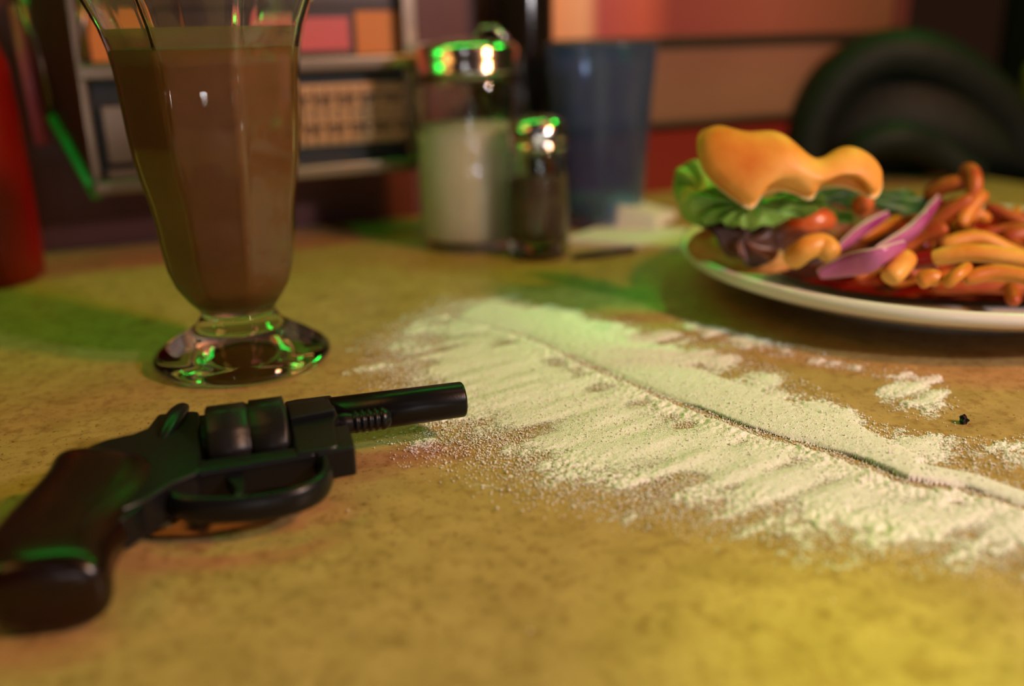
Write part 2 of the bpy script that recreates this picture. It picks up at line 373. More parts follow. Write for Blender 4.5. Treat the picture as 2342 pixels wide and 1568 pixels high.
rt_ = np.interp(zm, [z for r, z in OUT], [r for r, z in OUT])-.0022
MB().lathe([(0, .0302)]+LQ[1:]+[(rt_, zm), (rt_-.001, zm+.0004), (0, zm+.0002)], 96, shape=flute).build('milkshake', M_['milk'], gl)

zf = z_at(28); RS = [(r-.0002, z) for r, z in INN[::-1] if zm < z < zf]
fmm = M_['foam']; fmm.node_tree.nodes['Principled BSDF'].inputs['Alpha'].default_value = .45
MB().lathe([(rt_-.0001, zm+.0003)]+RS+[(r-.0009, z) for r, z in RS[::-1]]+[(rt_-.001, zm+.0004)], 96, shape=flute, close=True).build('milkshake_residue', fmm, gl)

# ---------------------------------------------------------------- sugar jar
jx, jy = T(1083, 558)[:2]; R = .0372
zj = lambda y: z_at(y, jx, jy)
sj = empty('sugar_jar', (jx, jy, 0)); tag(sj, 'glass sugar pourer with metal cap, tallest shaker beside the blue tumbler', 'sugar jar')
z1 = zj(178); z2 = zj(160)
ribs = lambda a, z, r: 1+.004*math.cos(12*a)
prof = [(0, .005), (.028, .004), (R-.004, 0), (R, .003), (R, .012), (R, z1-.012), (R-.001, z1-.004), (R-.004, z2), (R-.0065, z2), (R-.0035, z1-.005), (R-.003, z1-.012), (R-.003, .012), (R-.006, .008), (0, .0075)]
MB().lathe(prof, 96, shape=ribs).build('jar', M_['glass'], sj)
zs = zj(288)
MB().lathe([(0, .0073), (R-.0058, .0078), (R-.0028, .012), (R-.0028, zs-.004), (R-.004, zs-.001), (0, zs+.002)], 96, shape=ribs).build('sugar', M_['sugar'], sj)
zc0 = zj(168); zc1 = zj(112); zc2 = zj(84)
MB().lathe([(R-.006, z2-.001), (R-.002, zc0), (R-.0015, zc0+.003), (R-.0028, zc0+.004), (R-.0015, zc0+.008), (R-.0028, zc0+.009), (R-.0018, zc1), (R-.005, zc1+.004), (R-.014, zc2-.002), (.01, zc2), (0, zc2)], 64).build('cap', M_['chrome'], sj)
fl = MB().tube([(.006, 0, zc2-.002), (.012, -.002, zc2+.006), (.020, -.003, zc2+.006), (.027, -.003, zc2-.002), (.030, -.003, zc2-.012)], [.004, .006, .0065, .006, .004], 12, (1.5, .35)).build('pour_flap', M_['chrome'], sj)

# ---------------------------------------------------------------- pepper shaker
px_, py_ = T(1232, 584)[:2]; r = .0208
zp = lambda y: z_at(y, px_, py_)
pp = empty('pepper_shaker', (px_, py_, 0)); tag(pp, 'small glass pepper shaker with domed chrome cap in front of the sugar pourer', 'pepper shaker')
zt = zp(338); fac = lambda a, z, q: (math.cos(math.pi/10)/math.cos((a+.1) % (math.pi/5)-math.pi/10))*1.02 if q > .012 and .003 < z < zt-.004 else 1
MB().lathe([(0, .006), (.012, .005), (r-.002, 0), (r, .003), (r*.98, .02), (r*.96, zt-.012), (r*.93, zt-.003), (r*.85, zt+.003), (r*.85-.002, zt+.003), (r*.93-.0025, zt-.004), (r*.96-.0025, zt-.012), (r-.003, .02), (r-.004, .012), (0, .0105)], 80, shape=fac).build('jar', M_['glass'], pp)
MB().lathe([(0, .0103), (r-.0039, .0118), (r-.0029, .02), (r*.96-.0024, zt-.02), (0, zt-.018)], 60, shape=fac).build('pepper', M_['pepper'], pp)
ct = zp(262)
cap = MB().lathe([(r*.80, zt-.001), (r*.98, zt), (r*.98, zt+.003), (r*.93, zt+.0035), (r*.97, zt+.006), (r*.97, zt+.010), (r*.9, ct-.004), (r*.6, ct-.001), (0, ct)], 48).build('cap', M_['chrome'], pp)
hb = MB()
for i in range(7):
    a = i*math.pi/3; q = 0 if i == 6 else .008
    hb.lathe([(.0009, ct-.004), (.0009, ct+.0003)], 8, (q*math.cos(a), q*math.sin(a)))
hb.build('shaker_holes', M_['black'], cap)

# ---------------------------------------------------------------- blue tumbler
tx, ty = T(1372, 512)[:2]; zq = lambda y: z_at(y, tx, ty); zt2 = zq(97)
tm = tag(MB().lathe([(0, .004), (.025, .003), (.031, 0), (.0325, .003), (.0345, .03), (.0385, .09), (.0425, zt2-.002), (.0435, zt2), (.0418, zt2+.0004), (.0405, zt2-.003), (.0365, .09), (.0325, .03), (.030, .008), (0, .0075)], 72).build('tumbler', M_['tumbler'], loc=(tx, ty, 0)),
    'translucent blue plastic tumbler behind the pepper shaker', 'tumbler')

# ---------------------------------------------------------------- dark bottle behind the jar
bx, by = T(1200, 478)[:2]
db = empty('dark_bottle', (bx, by, 0)); tag(db, 'dark brown bottle rising behind the sugar pourer, its top out of view', 'bottle')
MB().lathe([(.022, 0), (.0245, .003), (.025, .02), (.026, .2), (.022, .215), (.012, .235), (.012, .25)], 48).build('body', M_['bottle'], db)
MB().lathe([(.0135, .25), (.0135, .268), (.012, .27)], 32).build('cap', M_['black'], db)

# ---------------------------------------------------------------- napkin and packets
n0 = [T(1300, 540), T(1460, 520), T(1600, 545), T(1580, 585), T(1430, 575), T(1310, 560)]
def slab(name, pts, z0, th, m, parent=None, wav=0):
    mb = MB(); c = sum(pts)/len(pts); k = len(pts)
    mb.add([(p[0], p[1], z0+wav*math.sin(3*i)) for i, p in enumerate(pts)]+[(p[0], p[1], z0+th+wav*math.sin(3*i)) for i, p in enumerate(pts)],
           [tuple(range(k))[::-1], tuple(range(k, 2*k))]+[(i, (i+1) % k, k+(i+1) % k, k+i) for i in range(k)])
    return mb.build(name, m, parent, smooth=False, bevel=.0006)
tag(slab('napkin', [T(1290, 556), T(1390, 520), T(1610, 538), T(1600, 578), T(1430, 566)], 0, .004, M_['paper']), 'flat folded white napkin between the tumbler and the plate', 'napkin')
def wedge(name, P, h, m):      # a tented packet: base corners P, ridge raised over one edge
    mb = MB(); P = [np.array(p) for p in P]
    v = [P[0], P[1], P[2], P[3], P[0]+ZU*h[0], P[1]+ZU*h[1], P[2]+ZU*h[2], P[3]+ZU*h[3]]
    mb.add(v, [(3,2,1,0),(4,5,6,7),(0,1,5,4),(1,2,6,5),(2,3,7,6),(3,0,4,7)])
    return mb.build(name, m, smooth=False, bevel=.0008)
sg = ZU*.0042
tag(wedge('sweetener_packet', [T(1385, 528)+sg, T(1500, 536)+sg, T(1545, 512)+sg, T(1420, 505)+sg], [.019, .010, .006, .016], M_['paper']), 'cream paper packet propped on the folded napkin', 'packet')
kn = MB().tube([T(1312, 594)+ZU*.002, T(1380, 588)+ZU*.003, T(1450, 578)+ZU*.003], [.003, .004, .003], 10, (1.2, .6)).build('dark_bar', M_['black'])  # slim dark bar lying on the table
tag(kn, 'dark slim bar lying beside the pepper shaker', 'bar')

# ---------------------------------------------------------------- plate
PC = np.array([.245, .54, 0]); PR = .145
pl = MB().lathe([(0, .006), (.07, .006), (.078, 0), (.083, 0), (.086, .006), (.10, .0095), (.103, .0092), (.112, .0125), (.115, .0122), (.124, .0155), (.127, .0152), (.137, .0195), (.1425, .0215), (PR, .0245), (PR-.0005, .0275), (PR-.003, .0285), (PR-.007, .0268), (.131, .0215), (.124, .0155), (.115, .0125), (.085, .0105), (0, .0095)], 128).build('plate', M_['ceramic'], loc=(PC[0], PC[1], 0))
tag(pl, 'white stoneware plate with ribbed underside holding the burger and fries', 'plate')

def puff(name, px, P0, n, th, m, parent=None, dome=.5, back=.25, rough=0., label=None, cat=None, group=None, freq=0, sm=2, dimple=()):
    """closed mesh from an outline given on a slanted plane: thick in the middle, rounded at the edge"""
    n = np.array(n, float); n /= np.linalg.norm(n)
    O = [onplane(x, y, P0, n) for x, y in px]; O = smoothpoly(O, sm); c = sum(O)/len(O); k = len(O)
    D0 = np.array([q-c for q in O])
    def DD(f):
        D = D0.copy()
        for _ in range(int((1-f)**1.6*k*k/14)): D = .5*D+.25*(np.roll(D, 1, 0)+np.roll(D, -1, 0))
        return D*f
    mb = MB(); vs = []; rr = [1, .97, .9, .78, .6, .4, .2, .05]
    amp = lambda i, f: rough*math.sin(freq*i/k*2*math.pi+f*5)*(f) if rough else 0
    for f in rr:
        for i, q in enumerate(DD(f)): vs.append(c+q+n*(th*math.sqrt(max(0, 1-f**2.6))+amp(i, f)))
    for f in rr[::-1]:
        for i, q in enumerate(DD(f)): vs.append(c+q-n*(th*back*math.sqrt(max(0, 1-f**4))-amp(i, f)))
    L = len(rr)*2; fs = []
    for a in range(L-1):
        for i in range(k): j = (i+1) % k; fs.append((a*k+i, a*k+j, (a+1)*k+j, (a+1)*k+i))
    # first ring (edge) joins the last ring (edge) ; inner rings are bridged between front and back through the centre
    fs = []
    h = len(rr)
    for a in range(h-1):
        for i in range(k): j = (i+1) % k; fs.append((a*k+i, a*k+j, (a+1)*k+j, (a+1)*k+i))
    fs.append(tuple((h-1)*k+i for i in range(k)))
    for a in range(h, 2*h-1):
        for i in range(k): j = (i+1) % k; fs.append((a*k+i, a*k+j, (a+1)*k+j, (a+1)*k+i))
    fs.append(tuple(h*k+i for i in range(k)))
    for i in range(k): j = (i+1) % k; fs.append((i, j, (2*h-1)*k+j, (2*h-1)*k+i))
    for (dx, dy, dr, dd) in dimple:
        q0 = onplane(dx, dy, P0, n)
        vs = [v-ZU*dd*math.exp(-((v[0]-q0[0])**2)/dr**2)*max(0, min(1, (v[2]-c[2])/.018+.6)) for v in vs]
    cc = c; mb.add([v-cc for v in vs], fs); o = mb.build(name, m, parent, loc=None)
    o.location = cc
    if label: tag(o, label, cat, group)
    return o
tow = np.array([0, -1, 0])
# bottom bun
puff('bottom_bun', [(1562, 560), (1600, 530), (1700, 530), (1800, 560), (1830, 606), (1760, 622), (1660, 612), (1590, 590)], T(1680, 590, .029), (0, -.45, 1), .010, mat('toasted crumb', (.5, .24, .05), .7, noise=(60, [(.35, (.4, .16, .03)), (.65, (.62, .34, .09))])), label='lower half of the burger bun under the dark leaves', cat='bun', back=.7)
# patty
puff('burger_patty', [(1640, 560), (1660, 500), (1750, 480), (1900, 470), (2060, 490), (2040, 560), (1940, 590), (1840, 610), (1700, 600)], T(1790, 560, .034), (0, -.5, 1), .012, M_['patty'], label='browned burger patty showing beneath the lettuce', cat='burger patty', back=.8, rough=.002, freq=9)
# dark leaf in front of bun
puff('salad_leaf', [(1600, 508), (1650, 500), (1690, 518), (1740, 505), (1790, 545), (1775, 600), (1730, 612), (1700, 596), (1672, 588), (1640, 552)], T(1690, 575, .038), (0, -.8, .6), .004, M_['leaf_red'], label='dark red leaf hanging over the left side of the lower bun', cat='leaf', back=1, rough=.003, freq=5)
# lettuce
puff('lettuce_leaf', [(1545, 380), (1590, 365), (1640, 400), (1660, 450), (1650, 520), (1590, 525), (1550, 480), (1538, 430)], T(1600, 520, .044), (-.1, -.9, .45), .006, M_['lettuce'], label='pale green lettuce leaf standing at the left end of the burger', cat='lettuce', back=1, rough=.004, freq=6)
puff('lettuce_leaf', [(1560, 440), (1640, 430), (1720, 455), (1800, 450), (1900, 450), (1880, 485), (1800, 500), (1730, 525), (1680, 520), (1640, 505), (1590, 520)], T(1700, 520, .05), (0, -.85, .5), .006, M_['lettuce'], label='frilly bright lettuce leaf spread beneath the bitten bun edge', cat='lettuce', back=1, rough=.005, freq=11)
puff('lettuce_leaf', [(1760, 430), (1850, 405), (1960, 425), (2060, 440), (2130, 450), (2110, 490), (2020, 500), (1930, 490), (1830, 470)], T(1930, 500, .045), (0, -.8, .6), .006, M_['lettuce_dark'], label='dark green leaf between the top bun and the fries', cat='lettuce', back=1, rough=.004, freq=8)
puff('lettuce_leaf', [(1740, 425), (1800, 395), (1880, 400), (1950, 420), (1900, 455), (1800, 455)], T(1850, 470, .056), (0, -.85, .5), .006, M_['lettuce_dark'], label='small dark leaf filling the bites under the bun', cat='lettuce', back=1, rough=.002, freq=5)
# tomato pieces
for q in [([(1780, 500), (1830, 478), (1900, 480), (1920, 515), (1880, 545), (1800, 545)], .05, 'orange red tomato slice under the bright lettuce leaf'),
          ([(1945, 455), (1975, 445), (2000, 470), (1985, 495), (1955, 485)], .052, 'small red tomato piece beside the dark green leaf')]:
    cx = sum(a for a, b in q[0])/len(q[0]); cy = sum(b for a, b in q[0])/len(q[0])
    puff('tomato_slice', q[0], T(cx, 545, q[1]-.012) + 0, (0, -.8, .6), .009, M_['tomato'], label=q[2], cat='tomato', back=.6)
# top bun: bitten, tilted towards the viewer
bun = [(1592, 345), (1596, 300), (1640, 286), (1700, 302), (1760, 300), (1815, 312), (1850, 340), (1900, 330), (1960, 340), (2005, 372), (2022, 410), (2008, 448), (1985, 446), (1968, 415), (1925, 396), (1885, 404), (1868, 422), (1862, 450), (1845, 452), (1810, 430), (1765, 422), (1742, 432), (1728, 470), (1706, 472), (1640, 424), (1605, 390)]
bun_old = [(1592, 345), (1596, 300), (1640, 286), (1700, 302), (1760, 300), (1815, 312), (1850, 340), (1900, 330), (1960, 340), (2005, 372), (2022, 410), (2004, 445), (1972, 440), (1940, 418), (1905, 412), (1866, 425), (1858, 448), (1820, 440), (1770, 430), (1742, 440), (1722, 464), (1690, 452), (1640, 420), (1605, 390)]
BP = T(1800, 470, .066)
b1 = puff('top_bun', bun, BP, (.02, -.84, .54), .015, M_['bun'], label='bitten golden top bun tilted over the lettuce', cat='bun', back=.25, sm=3, dimple=[(1855, 330, .011, .0085), (1700, 300, .009, .002)])
puff('crumb_face', [(x, y+(7 if y > 390 else 0)) for x, y in bun], BP+np.array([0, .006, -.0075]), (.02, -.84, .54), .004, M_['crumb'], back=1, sm=3, dimple=[(1855, 330, .013, .0125), (1700, 300, .009, .003)])
cf = [o for o in bpy.data.objects if o.name.startswith('crumb_face')][0]; cf.parent = b1; cf.location = cf.location-b1.location

# fries and onions
def inz(x, y, d):
    d2 = d-.026*min(1, max(0, (.56-d)/.11))
    while d2 < d:
        p = onY(x, y, d2)
        if math.hypot(p[0]-PC[0], p[1]-PC[1]) < .124 and p[2] > .0145: break
        d2 += .001
    return onY(x, y, d2)
def fry(px, dep, w, m, label, group=None, name='french_fry', flat=(1, 1), cat='french fry', tipm=None):
    P = [inz(x, y, d) for (x, y), d in zip(px, dep)]; c = sum(P)/len(P); P = spline([p-c for p in P], 5)
    k = len(P); rad = [w*(.62 if i in (0, k-1) else (.9 if i in (1, k-2) else 1)) for i in range(k)]
    o = MB().tube(P, [q*1.28 for q in rad], 4, flat).build(name, m, loc=c, bevel=0, sub=2); tag(o, label, cat, group)
    return o
mmpx = lambda px, d: px/2*d/F_
fry([(2120, 592), (2220, 578), (2330, 592), (2420, 620)], [.47, .465, .46, .455], .0052, M_['fry0'], 'longest pale golden fry lying along the near rim of the plate', flat=(1, 1))
fry([(2080, 596), (2110, 594), (2150, 588)], [.472, .471, .470], .0054, M_['ketchup'], 'ketchup coated end of a fry beside the pink onion slice', name='french_fry')
fry([(2160, 652), (2186, 630), (2218, 606)], [.445, .448, .455], .0036, M_['fry1'], 'thin orange fry slanting up from the near rim')
fry([(2098, 648), (2125, 634), (2150, 640)], [.452, .455, .455], .0048, M_['fry1'], 'short rounded fry end touching the near rim')
fry([(2030, 640), (2055, 612), (2078, 582)], [.462, .466, .472], .0068, M_['fry0'], 'stubby golden wedge standing right of the pink onion slice', flat=(1, .9))
fry([(1805, 600), (1840, 570), (1880, 560), (1908, 588)], [.475, .48, .485, .48], .0072, M_['fry0'], 'curved golden wedge in front of the burger')
fry([(2200, 640), (2280, 622), (2380, 640)], [.455, .455, .45], .0045, M_['fry1'], 'orange fry half hidden under the longest pale fry')
fry([(2150, 560), (2240, 545), (2330, 585), (2400, 600)], [.50, .50, .495, .49], .005, M_['fry0'], 'golden fry lying just above the longest pale fry')
fry([(2290, 545), (2342, 535), (2400, 540)], [.51, .51, .51], .006, M_['fry2'], 'red orange fry at the right edge of the frame')
fry([(2200, 395), (2222, 392), (2228, 430), (2215, 470)], [.535, .53, .525, .525], .0052, M_['fry2'], 'topmost reddish fry on the heap')
fry([(2115, 450), (2160, 425), (2215, 415)], [.54, .535, .53], .0055, M_['fry2'], 'ketchup stained fry leaning left from the top of the heap')
fry([(2255, 440), (2215, 480), (2195, 520)], [.525, .52, .515], .0048, M_['fry1'], 'orange fry bending down the middle of the heap')
fry([(2100, 540), (2160, 490), (2225, 450)], [.525, .522, .52], .0048, M_['fry2'], 'long brownish fry slanting up the heap')
fry([(2050, 580), (2100, 545), (2170, 520)], [.51, .51, .505], .0048, M_['fry2'], 'brown red fry behind the standing wedge')
fry([(2210, 505), (2235, 490), (2262, 505)], [.52, .52, .52], .0042, M_['fry1'], 'small curled fry in the middle of the heap')
fry([(1960, 545), (2020, 520), (2060, 500)], [.52, .525, .53], .0045, M_['fry1'], 'orange fry between the two purple onion slices')
fry([(2250, 470), (2300, 490), (2360, 515)], [.545, .54, .535], .0042, M_['fry2'], 'dark red fry sloping down towards the right edge')
# filling of the heap (behind and under)
for i in range(46):
    a = random.uniform(0, 2*math.pi); rr_ = .075*math.sqrt(random.random()); cx, cy = .268+rr_*math.cos(a)*.95, .53+rr_*math.sin(a)*.95
    dd = math.hypot(cx-.268, cy-.53)/.075; z = .018+random.uniform(.25, 1)*.040*(1-dd*dd)*.8; z = max(z, .019)
    an = random.uniform(0, math.pi); L = random.uniform(.018, .032); dz = random.uniform(-.3, .3)*L*(z > .024)
    m = M_[random.choice(['fry1', 'fry2', 'fry2', 'ketchup'])]
    P = [np.array([-L*math.cos(an), -L*math.sin(an), -dz]), np.array([0, 0, .002]), np.array([L*math.cos(an), L*math.sin(an), dz])]
    o = MB().tube(spline(P, 4), [.004]+[.0056]*7+[.004], 4).build('french_fry', m, loc=(cx, cy, z), sub=2)
    tag(o, 'ketchup stained fry within the heap behind the front fries', 'french fry', 'fries heaped on the plate')
# ketchup pool
puff('ketchup_pool', [(1720, 605), (1850, 560), (2050, 520), (2250, 480), (2420, 500), (2600, 640), (2450, 690), (2300, 688), (2100, 682), (1950, 668), (1820, 640)], T(2100, 640, .0155), (0, 0, 1), .003, M_['ketchup'], back=.5)
k = [o for o in bpy.data.objects if o.name.startswith('ketchup_pool')][0]; tag(k, 'ketchup and juices pooled on the plate under the fries', 'ketchup', kind='stuff')
puff('ketchup_smear', [(2110, 540), (2140, 470), (2200, 450), (2260, 500), (2290, 550), (2200, 575), (2130, 570)], T(2190, 560, .03), (0, -.6, .8), .010, M_['ketchup'], back=.8)
k = [o for o in bpy.data.objects if o.name.startswith('ketchup_smear')][0]; tag(k, 'dark red ketchup smeared through the heap of fries', 'ketchup', kind='stuff')
def onion(px, dep, w, label):
    P = [inz(x, y, d) for (x, y), d in zip(px, dep)]; c = sum(P)/len(P); P = spline([p-c for p in P], 6); k = len(P)
    rad = [w*(.35+.65*math.sin(math.pi*(i+.6)/(k+.2))) for i in range(k)]
    o = MB().tube(P, rad, 12, (.4, 1), (0, -.5, 1)).build('onion_slice', M_['onion'], loc=c, sub=1); tag(o, label, 'onion', 'red onion slices')
    i = MB().tube([p+np.array([0, .0022, .0008]) for p in P], [q*.92 for q in rad], 12, (.4, 1), (0, -.5, 1)).build('pale_inner_layer', M_['onion_in'], o, sub=1)
onion([(1872, 630), (1930, 612), (2010, 590), (2072, 562)], [.455, .455, .46, .47], .0062, 'bright pink onion slice lying on the near rim of the plate')
onion([(2000, 580), (2080, 535), (2120, 495), (2148, 455)], [.478, .495, .505, .52], .0060, 'purple onion slice rising towards the top of the heap')
onion([(1918, 570), (1970, 530), (2035, 490)], [.50, .51, .52], .0045, 'dull mauve onion slice behind the curved golden wedge')

# ---------------------------------------------------------------- jacket beyond the plate
jc = onY(2060, 380, .97)
jb = empty('jacket', (jc[0]+.02, jc[1], 0)); tag(jb, 'dark jacket bundled in a rounded heap at the far end of the table', 'jacket')
def arch(path, rad, name, sx=1):
    P = [onY(x, y, d) for x, y, d in path]; P = spline([p-np.array(jb.location) for p in P], 6)
    R_ = spline([(q,) for q in rad], 6); return MB().tube(P, [float(q[0]) for q in R_], 20, updir=(0, -1, .2)).build(name, M_['jacket'], jb, sub=1)
arch([(1838, 395, .96), (1850, 300, .96), (1910, 190, .96), (2000, 130, .96), (2100, 128, .96), (2210, 180, .97), (2300, 270, .98), (2350, 385, .98)], [.020, .022, .023, .024, .024, .024, .024, .022], 'outer_fold')
arch([(1930, 400, .92), (1970, 340, .91), (2050, 315, .91), (2130, 340, .92), (2200, 385, .92), (2240, 405, .92)], [.012, .014, .016, .016, .014, .012], 'inner_fold')
bd = puff('bundle', [(1815, 400), (1850, 280), (1930, 170), (2040, 130), (2150, 150), (2270, 240), (2350, 380), (2340, 405), (2000, 405)], onY(2060, 300, .985), (0, -1, .15), .045, M_['jacket'], back=.6)
bd.parent = jb; bd.location = bd.location-jb.location
rb = onY(2350, 290, 1.0)
rc = empty('condiment_bottle', (rb[0]+.012, rb[1], 0)); 
tag(rc, 'blurred olive bottle with a dark red lower half at the right edge', 'bottle')
MB().lathe([(.02, 0), (.022, .003), (.022, .062), (.0, .062)], 32).build('red_label', M_['red'], rc)
MB().lathe([(.0, .0625), (.0215, .0625), (.0215, .10), (.012, .115), (.012, .12), (0, .121)], 32).build('body', M_['shirt'], rc)

# ---------------------------------------------------------------- revolver, lying on its side
zc = .0165; rho = math.radians(3.5)
O = T(1060, 912, zc); Bk = T(770, 951, zc)
gu = (O-Bk); gu /= np.linalg.norm(gu); ga = np.array([-gu[1], gu[0], 0])
gv = ga*math.cos(rho)+ZU*math.sin(rho); gw = ZU*math.cos(rho)-ga*math.sin(rho)
# gun frame: x = distance back from muzzle, y = up of the gun, z = its right side (faces up); millimetres
gm = Matrix(((-gu[0], gv[0], gw[0], O[0]), (-gu[1], gv[1], gw[1], O[1]), (-gu[2], gv[2], gw[2], O[2]), (0, 0, 0, 1)))
gun = empty('revolver', rot=gm); tag(gun, 'black snub revolver with dark brown grip lying on its side on the table', 'revolver')
mm = lambda p: (p[0]/1000, p[1]/1000, p[2]/1000)
def gp(name, poly, w0, w1, m=None, bev=.8, sm=0, par=None):
    if sm: poly = smoothpoly(poly, sm)
    return MB().prism([tuple(q) for q in poly], w0, w1, mm).build(name, m or M_['gun'], par or gun, bevel=bev/1000, smooth=True)
def gcyl(name, x0, x1, y, z, prof, m=None, n=48, par=None, shape=None):
    mb = MB(); rings = []
    for x, r in prof:
        rings.append([mm((x, y+r*(shape(a, x) if shape else 1)*math.cos(a), z+r*(shape(a, x) if shape else 1)*math.sin(a))) for a in (2*math.pi*i/n for i in range(n))])
    mb.loft(rings); return mb.build(name, m or M_['gun'], par or gun)
# barrel with hollow muzzle
brl = gcyl('barrel', 0, 0, 0, 0, [(6, 3.0), (.4, 3.0), (0, 3.4), (0, 6.2), (.5, 6.7), (1.0, 6.8), (52, 7.2)])
brl['label'] = 'round black barrel with worn muzzle edge'
gcyl('ejector_rod', 0, 0, -8.6, .8, [(29.5, 1.5), (30.5, 3.2)]+[q for k in range(5) for q in ((32.5+k*2.4, 4.2), (33.6+k*2.4, 4.2), (33.8+k*2.4, 3.5), (34.6+k*2.4, 3.5))]+[(46, 4.0), (52, 4.0)])
# frame : front block, top strap, bottom strap, rear shield
FR = [(49, 7.5), (62, 8.2), (66, 7.6), (66, 5.5), (96.5, 5.0), (98, 7.5), (110, 8.5), (112, 3), (115, -3), (121, -6.5), (129, -9.5), (133, -14), (132, -22), (124, -28), (113, -36), (104, -39), (98, -38.5), (60, -37), (55.5, -36), (47, -34), (46.5, -17), (49, -13)]
WIN = [(66.3, -29), (66.3, 4), (96, 4), (96, -29)]
fm = MB(); 
front = [(49, 6.0), (62, 6.2), (66.3, 5.4), (66.3, -29.5), (66.3, -37), (55.5, -36.5), (52, -35), (51, -17), (49, -13)]
rear = [(96, 6), (98, 7.5), (110, 8.5), (111.5, 4), (113.5, -2), (118, -5), (126, -6.5), (133, -11), (135, -20), (128, -30), (122, -50), (119, -56), (112, -52), (105, -44.5), (98, -40.5), (96, -38)]
fr_ = gp('frame', front, -6.3, 6.3, bev=1.0)
gp('recoil_shield', rear, -6.3, 6.3, bev=1.1)
gp('top_strap', [(64, 5.2), (98, 7), (98, 1.6), (64, 1.6)], -4.5, 4.5, bev=.8)
gp('bottom_strap', [(60, -30.5), (104, -30.5), (104, -38.5), (98, -39), (60, -37.5)], -5.6, 5.6, bev=1.4)
gp('front_lug', [(46.5, -19), (58, -19), (60, -37.5), (47, -36.5)], -5.5, 5.5, bev=1.0)
gp('crane', [(51, -2), (66, -2), (66, -14), (50, -12)], 5.5, 8.6, bev=.7)
# cylinder with flutes and a groove round its middle
cy_c = -12.3
def cshape(a, x):
    q = (a+.35) % (math.pi/3)-math.pi/6; p12 = (a+.35) % (math.pi/6)-math.pi/12; k12 = math.cos(math.pi/12)/math.cos(p12)
    if x > 79.5: return k12*1.01-.03*math.exp(-(q/.22)**2)
    return k12*1.01-.05*math.exp(-(q/.2)**2) if 68.2 < x else 1
gc = gcyl('cylinder', 0, 0, cy_c, 0, [(67, 12.5), (67.6, 15.0), (68.6, 15.7), (79, 15.7), (79.3, 14.6), (80.3, 14.6), (80.6, 15.1), (93, 15.1), (93.8, 13.8), (94, 10), (95.6, 10)], M_['gun_cyl'], 96, shape=cshape)
# hammer
MB().tube(spline([np.array(mm(q)) for q in [(109, -15, 4.5), (107, -8, 6.5), (104.5, 0, 7.5), (102, 8, 7), (100.5, 14, 5.5)]], 5), [float(q[0])/1000 for q in spline([(.8,), (2.4,), (3.3,), (2.8,), (1.0,)], 5)], 16, (1, .8), (0, 0, 1)).build('hammer', M_['gun'], gun)
# trigger guard : a strap following an oval
gpth = [(106, -40), (105, -46), (100, -51.5), (91, -55), (80, -57), (69, -56), (61.5, -51.5), (58, -45), (57.5, -38), (57.5, -34)]
P = spline([np.array(mm((a, b, 0))) for a, b in gpth], 6)
MB().tube(P, .0022, 16, (1.0, 2.1), (0, 0, 1)).build('trigger_guard', M_['gun'], gun)
gp('trigger', [(83, -37), (90, -37), (88, -42), (86.5, -47), (87.5, -52), (85, -51.5), (83.2, -46.5), (83.5, -42)], -2.6, 2.6, bev=.9, sm=1)
# grip : lofted superellipse sections, thick and rounded
def sec(cx, cy, ang, hw, ht, n=28, e=2.7):
    ux, uy = math.cos(ang), math.sin(ang); out = []
    for i in range(n):
        a = 2*math.pi*i/n; c, s = math.cos(a), math.sin(a)
        X = hw*math.copysign(abs(c)**(2/e), c); Z = ht*math.copysign(abs(s)**(2/e), s)
        out.append(mm((cx+X*ux, cy+X*uy, Z)))
    return out
# each: back-edge point, front-edge point, half thickness
G = [((138, -6), (113, -18), 5.5), ((144, -10), (108.5, -27), 9.2), ((143, -19), (108.5, -37), 9.6), ((146, -29), (112, -47), 9.8), ((150, -41), (117.5, -57), 10.3), ((154, -54), (120.5, -67), 11.2), ((156, -66), (121, -76), 12.0), ((155.5, -77), (120, -83.5), 12.2), ((153, -84), (121, -87.5), 11.4), ((148, -88), (125, -90), 8.5)]
mb = MB(); rings = []
for (bx_, by_), (fx_, fy_), ht in G:
    cx, cy = (bx_+fx_)/2, (by_+fy_)/2; rings.append(sec(cx, cy, math.atan2(by_-fy_, bx_-fx_), math.hypot(bx_-fx_, by_-fy_)/2, ht))
mb.loft(rings); gr = mb.build('grip', M_['grip'], gun, sub=1); gr['label'] = 'glossy dark brown grip'
gp('front_strap', [(105, -36), (112, -36), (116, -47), (121, -60), (117.5, -60), (111, -49), (105.5, -41)], -5.2, 5.2, bev=1.5, sm=2)

# ---------------------------------------------------------------- powder
def vnoise(x, y, sc, seed):
    x = x*sc; y = y*sc; xi = np.floor(x).astype(int); yi = np.floor(y).astype(int); fx = x-xi; fy = y-yi
    fx = fx*fx*(3-2*fx); fy = fy*fy*(3-2*fy); tab = np.random.default_rng(seed).random((512, 512))
    g = lambda a, b: tab[a % 512, b % 512]
    return (g(xi, yi)*(1-fx)+g(xi+1, yi)*fx)*(1-fy)+(g(xi, yi+1)*(1-fx)+g(xi+1, yi+1)*fx)*fy
def seglist(px): return np.array([T(a, b)[:2] for a, b in px])
def dline(X, Y, L):
    """distance to polyline, signed (positive to the left of its direction), and position along it 0..1"""
    best = np.full(X.shape, 9.); sg = np.zeros(X.shape); tt = np.zeros(X.shape); n = len(L)-1
    for i in range(n):
        a, b = L[i], L[i+1]; d = b-a; l2 = d@d; t = np.clip(((X-a[0])*d[0]+(Y-a[1])*d[1])/l2, 0, 1)
        dx = X-a[0]-t*d[0]; dy = Y-a[1]-t*d[1]; q = np.hypot(dx, dy); m = q < best
        best = np.where(m, q, best); sg = np.where(m, np.sign(d[0]*dy-d[1]*dx), sg); tt = np.where(m, (i+t)/n, tt)
    return best, sg, tt
